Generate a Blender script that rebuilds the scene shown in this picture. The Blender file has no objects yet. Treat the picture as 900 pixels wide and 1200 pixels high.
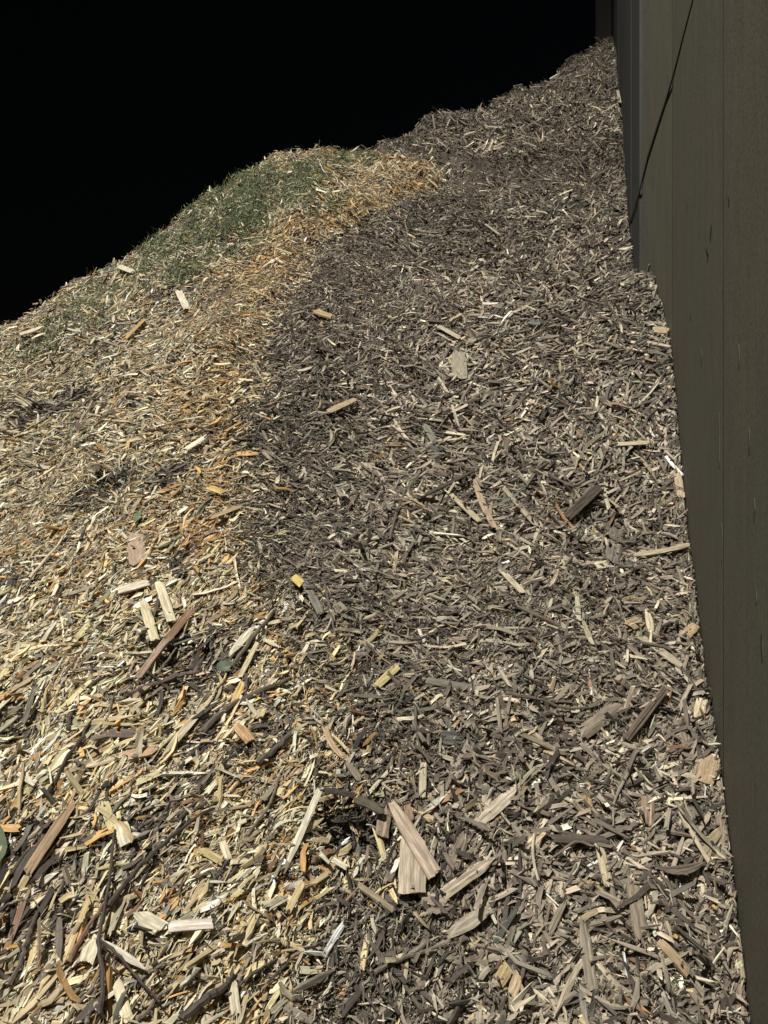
import bpy, math
import numpy as np
from mathutils import Vector
rng = np.random.default_rng(11)
C = bpy.context.scene.collection
F = 873.0            # focal length in pixels of the 900 x 1200 photograph
CZ = 1.6             # height of the camera above the ground
TH = math.radians(16.28)
ST, CT = math.sin(TH), math.cos(TH)
WALL = 0.27          # distance of the wall from the camera
PIER = 0.178

# ------------------------------------------------------------------ helpers
def tag(o, label=None, cat=None, group=None, kind=None):
    if label: o['label'] = label
    if cat: o['category'] = cat
    if group: o['group'] = group
    if kind: o['kind'] = kind
    return o

def link(name, verts, faces, mat, parent=None, smooth=False):
    me = bpy.data.meshes.new(name)
    me.from_pydata([tuple(v) for v in verts], [], faces)
    me.materials.append(mat)
    if smooth: me.polygons.foreach_set('use_smooth', [True]*len(me.polygons))
    me.update()
    o = bpy.data.objects.new(name, me); C.objects.link(o)
    if parent: o.parent = parent
    return o

def empty(name, loc=(0, 0, 0)):
    o = bpy.data.objects.new(name, None); C.objects.link(o); o.location = loc
    o.empty_display_size = 0.1
    return o

# smooth value noise, vectorised
def _h(ix, iy, s):
    n = (ix.astype(np.int64)*374761393 + iy.astype(np.int64)*668265263 + s*1442695041) & 0xffffffff
    n = ((n ^ (n >> 13))*1274126177) & 0xffffffff
    n = n ^ (n >> 16)
    return (n & 0xffff)/65535.0*2-1
def vnoise(x, y, s=0):
    ix = np.floor(x); iy = np.floor(y); fx = x-ix; fy = y-iy
    fx = fx*fx*(3-2*fx); fy = fy*fy*(3-2*fy)
    a = _h(ix, iy, s); b = _h(ix+1, iy, s); c = _h(ix, iy+1, s); d = _h(ix+1, iy+1, s)
    return (a*(1-fx)+b*fx)*(1-fy)+(c*(1-fx)+d*fx)*fy

# ------------------------------------------------------------------ the shape of the heap
def w3(px, py, d): return ((px-450)/F*d, d, CZ+(600-py)/F*d)
ctl = [w3(*a) for a in [
 (880,1200,1.40),(850,930,1.69),(830,800,1.96),(805,600,2.45),(783,400,3.0),(772,326,3.3),(755,324,3.7),(741,322,4.3),
 (735,265,5.0),(732,225,5.5),(722,110,8.2),(718,60,10.8),
 (640,1200,1.30),(640,930,1.60),(630,700,2.05),(620,500,2.75),(620,350,3.8),(620,200,5.8),(630,130,7.9),
 (575,135,7.4),(540,147,6.8),(505,154,6.35),(485,162,6.2),(464,168,5.95),(452,184,5.85),(600,110,8.9),(625,104,9.1),(655,99,9.5),(672,80,11.2),(690,68,11.9),(715,60,12.6),
 (440,192,5.0),(390,185,5.0),(340,187,5.0),(295,205,4.8),(270,216,4.7),(250,230,4.6),(220,252,4.5),(190,276,4.4),(160,296,4.3),(130,316,4.2),(60,358,4.0),(0,390,3.9),
 (450,1200,1.20),(450,960,1.48),(450,750,1.85),(450,600,2.25),(450,450,2.9),(450,300,3.9),(450,230,4.6),
 (250,1200,1.12),(250,950,1.40),(250,700,1.85),(250,500,2.5),(250,350,3.4),(250,260,4.15),
 (0,1200,1.10),(0,950,1.35),(0,700,1.85),(0,500,2.65),(0,420,3.3),
 (-300,1200,1.1),(-300,900,1.5),(-300,600,2.4),(-300,500,3.2)]]
# the far side of the heap, falling away behind the crest
for (px, py, d, k) in [(440,186,5.0,.25),(340,182,5.0,1),(250,217,4.6,1),(130,312,4.2,1),(0,384,3.9,1),(-300,500,3.2,1)]:
    x, y, z = w3(px, py, d)
    if k == 1:
        ctl += [(x-.35, y+.7, z-.32), (x-1.0, y+2.0, z-1.5)]
for (px, py, d) in [(475,168,6.05),(505,150,6.35),(575,135,7.4),(600,110,8.9),(655,99,9.5),(690,57,11.9)]:
    x, y, z = w3(px, py, d)
    ctl += [(x-.45, y+.7, z-.15), (x-1.6, y+2.0, z-1.4)]
ctl += [w3(px, py+10, d+.7) for (px, py, d) in [(505,150,6.35),(540,140,6.8),(575,135,7.4),(600,110,8.9),(625,104,9.1),(655,99,9.5),(672,72,11.2),(690,57,11.9),(715,50,12.6)]]
ctl += [(.6, 15, CZ+7.0), (3.9, 15, CZ+7.8), (2.2, 16, CZ+6.8)]
ctl += [(x, .75, CZ-1.22) for x in (-1.6, -.8, 0, .6)] + [(x, .3, CZ-1.55) for x in (-1.6, -.8, 0, .5)]
ctl = np.array(ctl)
def lumps(xf, yf): return .045*vnoise(xf*1.7, yf*1.5, 3)*np.clip(yf/2.5, .3, 2.2)+.034*vnoise(xf*4.3, yf*3.6, 4)*np.clip(yf/2, .7, 3)
def _tps(r2): return 0.5*r2*np.log(r2+1e-12)
def _fit():
    X = ctl[:, :2]; n = len(X)
    K = _tps(((X[:, None]-X[None])**2).sum(-1)) + np.eye(n)*0.004
    Pm = np.c_[np.ones(n), X]
    A = np.block([[K, Pm], [Pm.T, np.zeros((3, 3))]])
    return np.linalg.solve(A, np.r_[ctl[:, 2]-lumps(X[:, 0], X[:, 1])-.015, 0, 0, 0])
COEF = _fit()
HOLES = []       # (x, y, rx, ry, depth)
def Hs(x, y):
    """smooth height of the heap"""
    x = np.asarray(x, float); y = np.asarray(y, float)
    sh = np.broadcast(x, y).shape
    xf = np.broadcast_to(x, sh).ravel(); yf = np.broadcast_to(y, sh).ravel()
    z = COEF[-3]+COEF[-2]*xf+COEF[-1]*yf
    for k in range(len(ctl)):
        z = z+COEF[k]*_tps((xf-ctl[k, 0])**2+(yf-ctl[k, 1])**2)
    z = z+lumps(xf, yf)
    return np.maximum(z, 0.0).reshape(sh)
def H(x, y):
    x = np.asarray(x, float); y = np.asarray(y, float)
    z = Hs(x, y)+.017*vnoise(x*11, y*9, 5)*np.clip(y/2, .9, 2.4)+.008*vnoise(x*29, y*23, 6)+.004*vnoise(x*63, y*51, 7)
    for (hx, hy, rx, ry, dp) in HOLES:
        z = z-dp*np.exp(-(((x-hx)/rx)**2+((y-hy)/ry)**2)**2)
    return z
def normals(x, y, f, e=.03):
    gx = (f(x+e, y)-f(x-e, y))/(2*e); gy = (f(x, y+e)-f(x, y-e))/(2*e)
    n = np.stack([-gx, -gy, np.ones_like(gx)], -1)
    return n/np.linalg.norm(n, axis=-1, keepdims=True)
_D = np.geomspace(.7, 14, 900)
def hit(px, py):
    """where on the heap a thing seen at this spot of the photograph lies"""
    X = (px-450)/F*_D; Z = CZ+(600-py)/F*_D
    h = Hs(X, _D)
    k = int(np.argmax(h >= Z)) if (h >= Z).any() else len(_D)-1
    d = _D[k]
    return np.array([(px-450)/F*d, d, h[k]])
def proj(P):
    return 450+F*P[:, 0]/P[:, 1], 600-F*(P[:, 2]-CZ)/P[:, 1]
def lateral(x, y): return x*CT-y*ST
def wall_at(y): return np.interp(y, [0, 2.95, 3.66, 3.7], [WALL, WALL, .188, PIER])

for (px, py, rx, ry, dp) in [(414,966,.056,.036,.26),(390,956,.040,.030,.16),(135,562,.06,.03,.05),(395,322,.11,.09,.06),
                             (255,615,.05,.03,.04),(230,770,.09,.04,.035),(700,232,.08,.08,.07),(20,850,.07,.05,.04)]:
    p = hit(px, py); HOLES.append((p[0], p[1], rx, ry, dp))

# ------------------------------------------------------------------ materials
def nodes(name):
    m = bpy.data.materials.new(name); m.use_nodes = True
    nt = m.node_tree; b = nt.nodes['Principled BSDF']
    return m, nt, b
def chip_material(name, grain=1.0, rough=.72, spec=.35):
    m, nt, b = nodes(name); N = nt.nodes; Lk = nt.links
    a = N.new('ShaderNodeAttribute'); a.attribute_name = 'tint'
    g = N.new('ShaderNodeAttribute'); g.attribute_name = 'grain'
    mp = N.new('ShaderNodeMapping'); mp.inputs['Scale'].default_value = (35, 520, 1)
    Lk.new(g.outputs['Vector'], mp.inputs['Vector'])
    n1 = N.new('ShaderNodeTexNoise'); n1.inputs['Scale'].default_value = 1; n1.inputs['Detail'].default_value = 4; n1.inputs['Roughness'].default_value = .65
    Lk.new(mp.outputs[0], n1.inputs['Vector'])
    mp2 = N.new('ShaderNodeMapping'); mp2.inputs['Scale'].default_value = (28, 170, 1)
    Lk.new(g.outputs['Vector'], mp2.inputs['Vector'])
    n2 = N.new('ShaderNodeTexNoise'); n2.inputs['Scale'].default_value = 1; n2.inputs['Detail'].default_value = 3
    Lk.new(mp2.outputs[0], n2.inputs['Vector'])
    r1 = N.new('ShaderNodeMapRange'); r1.inputs[1].default_value = .3; r1.inputs[2].default_value = .7
    r1.inputs[3].default_value = 1-.34*grain; r1.inputs[4].default_value = 1+.22*grain
    Lk.new(n1.outputs[0], r1.inputs[0])
    r2 = N.new('ShaderNodeMapRange'); r2.inputs[1].default_value = .35; r2.inputs[2].default_value = .65
    r2.inputs[3].default_value = 1-.3*grain; r2.inputs[4].default_value = 1.08
    Lk.new(n2.outputs[0], r2.inputs[0])
    mu = N.new('ShaderNodeMath'); mu.operation = 'MULTIPLY'
    Lk.new(r1.outputs[0], mu.inputs[0]); Lk.new(r2.outputs[0], mu.inputs[1])
    sc = N.new('ShaderNodeVectorMath'); sc.operation = 'SCALE'
    Lk.new(a.outputs['Color'], sc.inputs[0]); Lk.new(mu.outputs[0], sc.inputs['Scale'])
    Lk.new(sc.outputs[0], b.inputs['Base Color'])
    b.inputs['Roughness'].default_value = rough
    b.inputs['Specular IOR Level'].default_value = spec
    bp = N.new('ShaderNodeBump'); bp.inputs['Strength'].default_value = .5; bp.inputs['Distance'].default_value = .0012
    Lk.new(n1.outputs[0], bp.inputs['Height']); Lk.new(bp.outputs[0], b.inputs['Normal'])
    return m
M_CHIP = chip_material('splintered_wood')
M_GRASS = chip_material('cut_grass', .5, .6, .3)

def fines_material():
    m, nt, b = nodes('dark_wood_fines'); N = nt.nodes; Lk = nt.links
    tc = N.new('ShaderNodeTexCoord')
    n1 = N.new('ShaderNodeTexNoise'); n1.inputs['Scale'].default_value = 160; n1.inputs['Detail'].default_value = 5
    n2 = N.new('ShaderNodeTexVoronoi'); n2.inputs['Scale'].default_value = 260
    Lk.new(tc.outputs['Object'], n1.inputs['Vector']); Lk.new(tc.outputs['Object'], n2.inputs['Vector'])
    cr = N.new('ShaderNodeValToRGB'); e = cr.color_ramp.elements
    e[0].position = .35; e[0].color = (.05, .042, .034, 1); e[1].position = .72; e[1].color = (.16, .138, .11, 1)
    Lk.new(n1.outputs[0], cr.inputs[0]); Lk.new(cr.outputs[0], b.inputs['Base Color'])
    b.inputs['Roughness'].default_value = .95; b.inputs['Specular IOR Level'].default_value = .15
    ad = N.new('ShaderNodeMath'); ad.operation = 'ADD'
    Lk.new(n1.outputs[0], ad.inputs[0]); Lk.new(n2.outputs[0], ad.inputs[1])
    bp = N.new('ShaderNodeBump'); bp.inputs['Strength'].default_value = .9; bp.inputs['Distance'].default_value = .004
    Lk.new(ad.outputs[0], bp.inputs['Height']); Lk.new(bp.outputs[0], b.inputs['Normal'])
    return m
M_FINES = fines_material()

def wall_material(name, base, brown, seed, amount=.5):
    m, nt, b = nodes(name); N = nt.nodes; Lk = nt.links
    tc = N.new('ShaderNodeTexCoord')
    mp = N.new('ShaderNodeMapping'); mp.inputs['Scale'].default_value = (13, 13, 3.5); mp.inputs['Location'].default_value = (seed, seed*2, seed)
    Lk.new(tc.outputs['Object'], mp.inputs['Vector'])
    gr = N.new('ShaderNodeTexNoise'); gr.inputs['Scale'].default_value = 1; gr.inputs['Detail'].default_value = 6; gr.inputs['Roughness'].default_value = .62; gr.inputs['Distortion'].default_value = .4
    Lk.new(mp.outputs[0], gr.inputs['Vector'])
    fi = N.new('ShaderNodeTexNoise'); fi.inputs['Scale'].default_value = 120; fi.inputs['Detail'].default_value = 9; fi.inputs['Roughness'].default_value = .7
    Lk.new(tc.outputs['Object'], fi.inputs['Vector'])
    mp2 = N.new('ShaderNodeMapping'); mp2.inputs['Scale'].default_value = (1.1, 1.1, .8); mp2.inputs['Location'].default_value = (seed*3, 1, seed)
    Lk.new(tc.outputs['Object'], mp2.inputs['Vector'])
    st = N.new('ShaderNodeTexNoise'); st.inputs['Scale'].default_value = 1; st.inputs['Detail'].default_value = 4
    Lk.new(mp2.outputs[0], st.inputs['Vector'])
    rs = N.new('ShaderNodeMapRange'); rs.inputs[1].default_value = .46; rs.inputs[2].default_value = .66; rs.inputs[4].default_value = amount
    Lk.new(st.outputs[0], rs.inputs[0])
    mx = N.new('ShaderNodeMix'); mx.data_type = 'RGBA'; mx.inputs[6].default_value = (*base, 1); mx.inputs[7].default_value = (*brown, 1)
    Lk.new(rs.outputs[0], mx.inputs[0])
    rg = N.new('ShaderNodeMapRange'); rg.inputs[1].default_value = .3; rg.inputs[2].default_value = .7; rg.inputs[3].default_value = .88; rg.inputs[4].default_value = 1.10
    Lk.new(gr.outputs[0], rg.inputs[0])
    rf = N.new('ShaderNodeMapRange'); rf.inputs[1].default_value = .3; rf.inputs[2].default_value = .75; rf.inputs[3].default_value = .6; rf.inputs[4].default_value = 1.45
    Lk.new(fi.outputs[0], rf.inputs[0])
    mu = N.new('ShaderNodeMath'); mu.operation = 'MULTIPLY'; Lk.new(rg.outputs[0], mu.inputs[0]); Lk.new(rf.outputs[0], mu.inputs[1])
    sc = N.new('ShaderNodeVectorMath'); sc.operation = 'SCALE'
    Lk.new(mx.outputs[2], sc.inputs[0]); Lk.new(mu.outputs[0], sc.inputs['Scale']); Lk.new(sc.outputs[0], b.inputs['Base Color'])
    b.inputs['Roughness'].default_value = .8; b.inputs['Specular IOR Level'].default_value = .25
    ad = N.new('ShaderNodeMath'); ad.operation = 'MULTIPLY_ADD'; ad.inputs[1].default_value = .35
    Lk.new(fi.outputs[0], ad.inputs[0]); Lk.new(gr.outputs[0], ad.inputs[2])
    bp = N.new('ShaderNodeBump'); bp.inputs['Strength'].default_value = .8; bp.inputs['Distance'].default_value = .004
    Lk.new(ad.outputs[0], bp.inputs['Height']); Lk.new(bp.outputs[0], b.inputs['Normal'])
    return m
M_WALL = wall_material('weathered_olive_wood', (.091, .087, .066), (.108, .088, .068), 3.3)
M_PIER = wall_material('blue_grey_wood', (.036, .038, .037), (.044, .040, .034), 9.1)
M_DARK = wall_material('dark_gap', (.016, .015, .013), (.02, .017, .014), 5.0)

# ------------------------------------------------------------------ ground and heap
gm, gnt, gb = nodes('dirt_ground')
gn = gnt.nodes.new('ShaderNodeTexNoise'); gn.inputs['Scale'].default_value = 30; gn.inputs['Detail'].default_value = 6
gc = gnt.nodes.new('ShaderNodeValToRGB'); gc.color_ramp.elements[0].color = (.03, .024, .018, 1); gc.color_ramp.elements[1].color = (.10, .08, .06, 1)
gnt.links.new(gn.outputs[0], gc.inputs[0]); gnt.links.new(gc.outputs[0], gb.inputs['Base Color']); gb.inputs['Roughness'].default_value = .95
tag(link('ground', [(-60, -60, -.012), (60, -60, -.012), (60, 60, -.012), (-60, 60, -.012)], [(0, 1, 2, 3)], gm), kind='structure')

NU, NY = 560, 620
U = np.linspace(-1.35, .62, NU); Yr = np.geomspace(.25, 17, NY)
gy, gu = np.meshgrid(Yr, U, indexing='ij'); gx = gu*(gy+.9)
xm = (WALL+.06+gy*ST)/CT
gx = np.minimum(gx, np.maximum(xm, -10))
gz = H(gx, gy)
nn = normals(gx, gy, Hs)
gp = np.stack([gx, gy, gz], -1)-nn*.013
gp[..., 2] += .004*rng.standard_normal(gp.shape[:2])*np.clip(gy/3, .6, 2)
idx = np.arange(NU*NY).reshape(NY, NU)
q = np.stack([idx[:-1, :-1], idx[:-1, 1:], idx[1:, 1:], idx[1:, :-1]], -1).reshape(-1, 4)
def fast_mesh(name, V, Q, mat, attrs=None):
    me = bpy.data.meshes.new(name)
    me.vertices.add(len(V)); me.vertices.foreach_set('co', np.ascontiguousarray(V, dtype=np.float32).ravel())
    me.loops.add(Q.size); me.loops.foreach_set('vertex_index', Q.astype(np.int32).ravel())
    me.polygons.add(len(Q)); me.polygons.foreach_set('loop_start', np.arange(0, Q.size, 4, dtype=np.int32))
    for nm, typ, dat in attrs or []:
        a = me.attributes.new(nm, typ, 'POINT')
        a.data.foreach_set('color' if typ == 'FLOAT_COLOR' else 'vector', np.ascontiguousarray(dat, dtype=np.float32).ravel())
    me.materials.append(mat)
    me.polygons.foreach_set('use_smooth', np.zeros(len(Q), dtype=bool))
    me.update(calc_edges=True)
    o = bpy.data.objects.new(name, me); C.objects.link(o)
    return o
heap = fast_mesh('mulch_slope_terrain', gp.reshape(-1, 3), q, M_FINES)
heap.data.polygons.foreach_set('use_smooth', [True]*len(heap.data.polygons))
tag(heap, kind='structure')

# ------------------------------------------------------------------ splinter generator (n pieces at once)
def splinters(P, N, T, L, W, Th, S=3, bend=.05, curl=.05, twist=.5, point=.5, fray=0.0):
    n = len(P)
    B = np.cross(N, T)
    s = np.linspace(-.5, .5, S)
    wk = rng.uniform(.78, 1.1, (n, S)); tk = rng.uniform(.75, 1.15, (n, S))
    for e in (0, S-1):
        pt = rng.random(n) < point
        wk[:, e] = np.where(pt, rng.uniform(.06, .4, n), rng.uniform(.65, 1.0, n))
        tk[:, e] = np.where(pt, rng.uniform(.3, .7, n), rng.uniform(.6, 1.0, n))
    q_ = s[None]**2*4-.4
    yo = q_*(rng.normal(0, bend, n)*L)[:, None]+rng.normal(0, .10, (n, S))*W[:, None]
    zo = q_*(rng.normal(0, curl, n)*L)[:, None]+rng.normal(0, .12, (n, S))*Th[:, None]
    tw = rng.normal(0, twist, n)[:, None]*s[None]
    skew = rng.normal(0, .55, (n, S)); 
    if S > 2: skew[:, 1:-1] *= .3
    V = np.empty((n, S, 4, 3)); G = np.empty((n, S, 4, 3))
    r = rng.uniform(0, 40, n)
    for c, (cy, cz) in enumerate(((-1, -1), (1, -1), (1, 1), (-1, 1))):
        ly = cy*.5*wk*W[:, None]*rng.uniform(.85, 1.15, (n, S)); lz = cz*.5*tk*Th[:, None]
        lx = s[None]*L[:, None]+cy*.5*skew*W[:, None]
        for e in (0, S-1): lx[:, e] += rng.normal(0, .38, n)*W          # torn ends
        y2 = ly*np.cos(tw)-lz*np.sin(tw)+yo; z2 = ly*np.sin(tw)+lz*np.cos(tw)+zo
        V[:, :, c] = P[:, None]+lx[..., None]*T[:, None]+y2[..., None]*B[:, None]+z2[..., None]*N[:, None]
        G[:, :, c, 0] = lx+r[:, None]; G[:, :, c, 1] = ly+(cz*.3)*Th[:, None]+r[:, None]*.37; G[:, :, c, 2] = r[:, None]
    f = [(3, 2, 1, 0), tuple((S-1)*4+k for k in (0, 1, 2, 3))]
    for k in range(S-1):
        for c in range(4):
            a = k*4+c; b_ = k*4+(c+1) % 4
            f.append((a, b_, b_+4, a+4))
    f = np.array(f)
    Q = (f[None]+(np.arange(n)*S*4)[:, None, None]).reshape(-1, 4)
    return V.reshape(-1, 3), Q, G.reshape(-1, 3), S*4

def frames(P, N, ang, tilt):
    """in-plane direction (0 = across the slope, 90 deg = straight uphill) and a randomly tilted normal"""
    R = np.cross(np.array([0, 1., 0]), N); R /= np.linalg.norm(R, axis=1, keepdims=True)     # across
    Up = np.cross(N, R)
    T = np.cos(ang)[:, None]*R+np.sin(ang)[:, None]*Up
    N2 = N+rng.normal(0, 1, N.shape)*tilt[:, None]; N2 /= np.linalg.norm(N2, axis=1, keepdims=True)
    T = T-(T*N2).sum(1)[:, None]*N2; T /= np.linalg.norm(T, axis=1, keepdims=True)
    return N2, T

# ------------------------------------------------------------------ where the fresh, dark and green stuff lies
BY = np.array([150, 180, 195, 225, 252, 300, 350, 400, 450, 500, 560, 600, 650, 690, 730, 800, 860, 900, 950, 1000, 1050, 1100, 1200, 1400])
BX = np.array([300, 425, 525, 515, 425, 362, 335, 318, 300, 290, 300, 285, 265, 290, 340, 345, 350, 375, 365, 400, 370, 350, 320, 300])
GREEN = [(255,255,105,55,-.42),(350,215,70,40,-.2),(180,300,70,30,-.45),(70,392,95,20,-.5),(140,335,70,24,-.5)]
DARKP = [(225,785,60,34),(15,850,45,30),(120,575,60,14),(200,560,40,10),(60,480,50,10),(20,690,40,12),(300,870,40,14),(60,1000,40,30)]
def sigm(v): return 1/(1+np.exp(-np.clip(v, -30, 30)))
def zones(P):
    px, py = proj(P)
    n1 = vnoise(P[:, 0]*5, P[:, 2]*5, 21)+.6*vnoise(P[:, 0]*13, P[:, 2]*13, 22)
    sc = np.clip(2.2/P[:, 1], .35, 1.4)
    xb = np.interp(py, BY, BX)
    wide = np.interp(py, [350, 640, 720, 1000, 1200], [1, 1, 2.6, 2.6, 2.2])
    fresh = sigm((xb-px+n1*28*sc*wide**.5)/((8*sc+5)*wide))
    green = np.zeros(len(P))
    for k, (cx, cy, rx, ry, a) in enumerate(GREEN):
        dx, dy = px-cx, py-cy; ca, sa = math.cos(a), math.sin(a)
        u = (dx*ca+dy*sa)/rx; v = (-dx*sa+dy*ca)/ry
        green = np.maximum(green, sigm((1-u*u-v*v+n1*.9)*3.2)*(1 if k < 2 else (.8 if k == 2 else .6)))
    orange = np.exp(-((xb-px-30+n1*14)/48.0)**2)*fresh*np.where(py < 330, 1.0, np.where(py < 660, .85, .35))
    orange = np.maximum(orange, .5*np.exp(-((px-170)/70.)**2-((py-640)/40.)**2))
    dk = np.zeros(len(P))
    for (cx, cy, rx, ry) in DARKP:
        dx, dy = px-cx, py-cy; a = -.5; u = (dx*math.cos(a)+dy*math.sin(a))/rx; v = (-dx*math.sin(a)+dy*math.cos(a))/ry
        dk = np.maximum(dk, sigm((1-u*u-v*v+n1*.5)*4))
    dk = np.maximum(dk, np.clip((n1-.55)*1.4, 0, .6))
    wallish = np.clip((px-xb-35)/175+.12*n1, 0, 1)     # 0 near the fresh edge, 1 by the wall
    return px, py, fresh, green, orange, dk, wallish, n1

PAL = np.array([[.62,.56,.41],[.56,.46,.27],[.42,.33,.21],[.46,.275,.11],[.70,.67,.56],[.068,.058,.048],[.18,.168,.13],
                [.172,.144,.115],[.325,.28,.218],[.44,.375,.285],[.25,.15,.095],[.105,.115,.10]])
#                cream straw tan orange white dark olive greybrown weathered palebrown redbrown greygreen
FRESH = np.array([.31,.23,.15,.085,.065,.055,.035,.02,.03,.02,.015,0])
ORNG  = np.array([.08,.20,.18,.34,.01,.06,.04,.02,.02,.02,.05,0])
PALE  = np.array([.28,.09,.16,.04,.08,.07,.08,.06,.11,.11,.005,.01])
DARK  = np.array([.014,.004,.012,.002,.006,.34,.08,.35,.15,.035,.006,.006])
WALLP = np.array([.035,.008,.025,.002,.014,.15,.06,.30,.27,.12,.008,.006])
DPAT  = np.array([.06,.04,.05,.01,.01,.48,.12,.14,.06,.02,.01,0])
def colours(P, dim=None):
    px, py, fresh, green, orange, dk, wallish, n1 = zones(P)
    isf = rng.random(len(P)) < fresh
    pl = (np.clip((620-py)/260, 0, 1)*np.clip((330-px)/200, 0, 1))[:, None]*.85
    wl = wallish*np.clip((9-P[:, 1])/5, .1, 1)*np.interp(py, [180, 420, 700], [.45, .75, 1])
    w = np.where(isf[:, None], FRESH*(1-pl)+PALE*pl, DARK*(1-wl[:, None])+WALLP*wl[:, None])
    o = (orange*isf)[:, None]; w = w*(1-o)+ORNG*o
    d = (dk*isf)[:, None]*.85; w = w*(1-d)+DPAT*d
    w = w/w.sum(1, keepdims=True)
    k = (w.cumsum(1) < rng.random(len(P))[:, None]).sum(1).clip(0, len(PAL)-1)
    damp = (.20*vnoise(P[:, 0]*2.6+7, P[:, 2]*2.6, 53)+.14*vnoise(P[:, 0]*7, P[:, 2]*7, 54))*(1-.5*isf)
    c = PAL[k]*np.exp(rng.normal(0, .27, (len(P), 1))+damp[:, None])*np.exp(rng.normal(0, .02, (len(P), 3)))
    return np.clip(c, .01, .86), isf, green, wallish

def angles(P, isf):
    px, py = proj(P)
    n = len(P)
    a = rng.uniform(0, math.pi, n)
    low = isf & (py > 600)
    a = np.where(low & (rng.random(n) < .75), rng.normal(math.radians(62), math.radians(19), n), a)
    mid = isf & (py <= 600)
    a = np.where(mid & (rng.random(n) < .6), rng.normal(math.radians(25), math.radians(28), n), a)
    dark = ~isf
    dk = math.radians(35)+.9*vnoise(P[:, 0]*2.2, P[:, 2]*2.2, 31)
    a = np.where(dark & (rng.random(n) < .45), dk+rng.normal(0, math.radians(28), n), a)
    return a

def scatter(n, y0, y1, power):
    """points spread over the slope, sparser with distance by d**-power per square metre"""
    out = []
    got = 0
    while got < n:
        m = n*2
        yy = rng.uniform(y0, y1, m)
        u = rng.uniform(-.62, .56, m)
        xx = u*(yy+.35)
        keep = rng.random(m) < ((yy+.35)*yy**-power)/((y1+.35)*y1**-power)
        lat = lateral(xx, yy)
        lim = wall_at(yy)-.006
        keep &= lat < lim
        xx, yy = xx[keep], yy[keep]
        out.append(np.c_[xx, yy]); got += len(xx)
    return np.concatenate(out)[:n]

def in_sight(P, margin=.10):
    """drop what lies well behind the crests: keep a band behind them so that a step to the side still shows chips"""
    px, py = proj(P)
    k = (py > -60) & (py < 1330) & (px > -190) & (px < 1000)
    return k

chipsV, chipsQ, chipsG, chipsC = [], [], [], []
def emit(store, V, Q, G, per, col):
    off = sum(len(v) for v in store[0])
    store[0].append(V); store[1].append(Q+off); store[2].append(G)
    c = np.repeat(col, per, axis=0); store[3].append(np.c_[c, np.ones(len(c))])
CH = ([], [], [], []); GR = ([], [], [], [])

def layer(n, y0, y1, power, Lm, sig, asp, tasp, lift, spread, tilt, S, grow=.4, Lmax=.2, wallgrow=.45, **kw):
    xy = scatter(int(n*1.5), y0, y1, power); x, y = xy[:, 0], xy[:, 1]
    P = np.c_[x, y, H(x, y)]
    m = in_sight(P) & (rng.random(len(x)) < .45/normals(x, y, Hs, .05)[:, 2].clip(.2))      # as many on a steep face as on a gentle one
    for (hx, hy, rx, ry, dp) in HOLES[:2]:
        m &= ((x-hx)/rx)**2+((y-hy)/ry)**2 > .85
    P = P[m]; x, y = P[:, 0], P[:, 1]
    N = normals(x, y, H, .012)
    n = len(P)
    col, isf, green, wallish = colours(P)
    thin = (green > rng.random(n)) & (rng.random(n) < .66)
    P, N, col, isf, wallish, x, y, green = P[~thin], N[~thin], col[~thin], isf[~thin], wallish[~thin], x[~thin], y[~thin], green[~thin]
    n = len(P)
    g = np.clip(y/2.2, 1, 9)**grow
    py_ = proj(P)[1]
    sz = np.where(isf, np.interp(py_, [350, 700, 1200], [.72, 1.0, 1.3]), np.interp(wallish, [0, .35, 1], [.72, .9, 1.48])*np.interp(py_, [200, 900], [.85, 1.12]))
    sz = sz*(1+.38*vnoise(P[:, 0]*3.1, P[:, 2]*3.1, 51)+.16*vnoise(P[:, 0]*9, P[:, 2]*9, 52))      # coarse runs and fine pockets
    L = np.minimum(Lm*np.exp(rng.normal(0, sig, n)), Lmax)*g*sz
    W = np.clip(L*rng.uniform(asp[0], asp[1], n), .0011*g, .0105*g)
    Th = np.clip(W*rng.uniform(tasp[0], tasp[1], n), .0008, .008)
    a = angles(P, isf)
    N2, T = frames(P, N, a, np.full(n, tilt)*rng.uniform(.3, 1.5, n))
    P2 = P+N*(rng.normal(lift, spread, n)*np.clip(g, 1, 1.6))[:, None]
    # nothing pokes through the wall
    half = np.abs(T[:, 0]*CT-T[:, 1]*ST)*L/2+W/2
    lim = wall_at(P2[:, 1])
    over = lateral(P2[:, 0], P2[:, 1])+half-lim+.004
    sh = np.clip(over, 0, None)
    P2[:, 0] -= sh*CT; P2[:, 1] += sh*ST
    V, Q, G, per = splinters(P2, N2, T, L, W, Th, S, **kw)
    emit(CH, V, Q, G, per, col)

QUAL = 1.0
# small crumbs, splinters, chips: near, middle, far
layer(int(60000*QUAL), .85, 2.3, 0, .011, .45, (.25, .7), (.3, .8), -.004, .005, .5, 2, point=.3)
layer(int(100000*QUAL), .85, 2.4, 0, .025, .45, (.07, .22), (.3, .8), 0, .008, .42, 4, point=.35)
layer(int(11000*QUAL), .85, 2.4, 0, .028, .35, (.2, .42), (.12, .3), .004, .008, .42, 4, point=.25)
layer(int(60000*QUAL), 2.2, 4.6, .6, .015, .45, (.25, .7), (.3, .8), -.003, .006, .5, 2, point=.3)
layer(int(150000*QUAL), 2.3, 5.2, .6, .028, .45, (.08, .24), (.3, .8), .001, .010, .42, 3, point=.35)
layer(int(14000*QUAL), 2.3, 5.2, .6, .032, .35, (.2, .4), (.12, .3), .005, .010, .42, 3, point=.25)
layer(int(210000*QUAL), 4.6, 14, .6, .032, .42, (.09, .28), (.25, .6), .001, .012, .36, 2)
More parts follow.
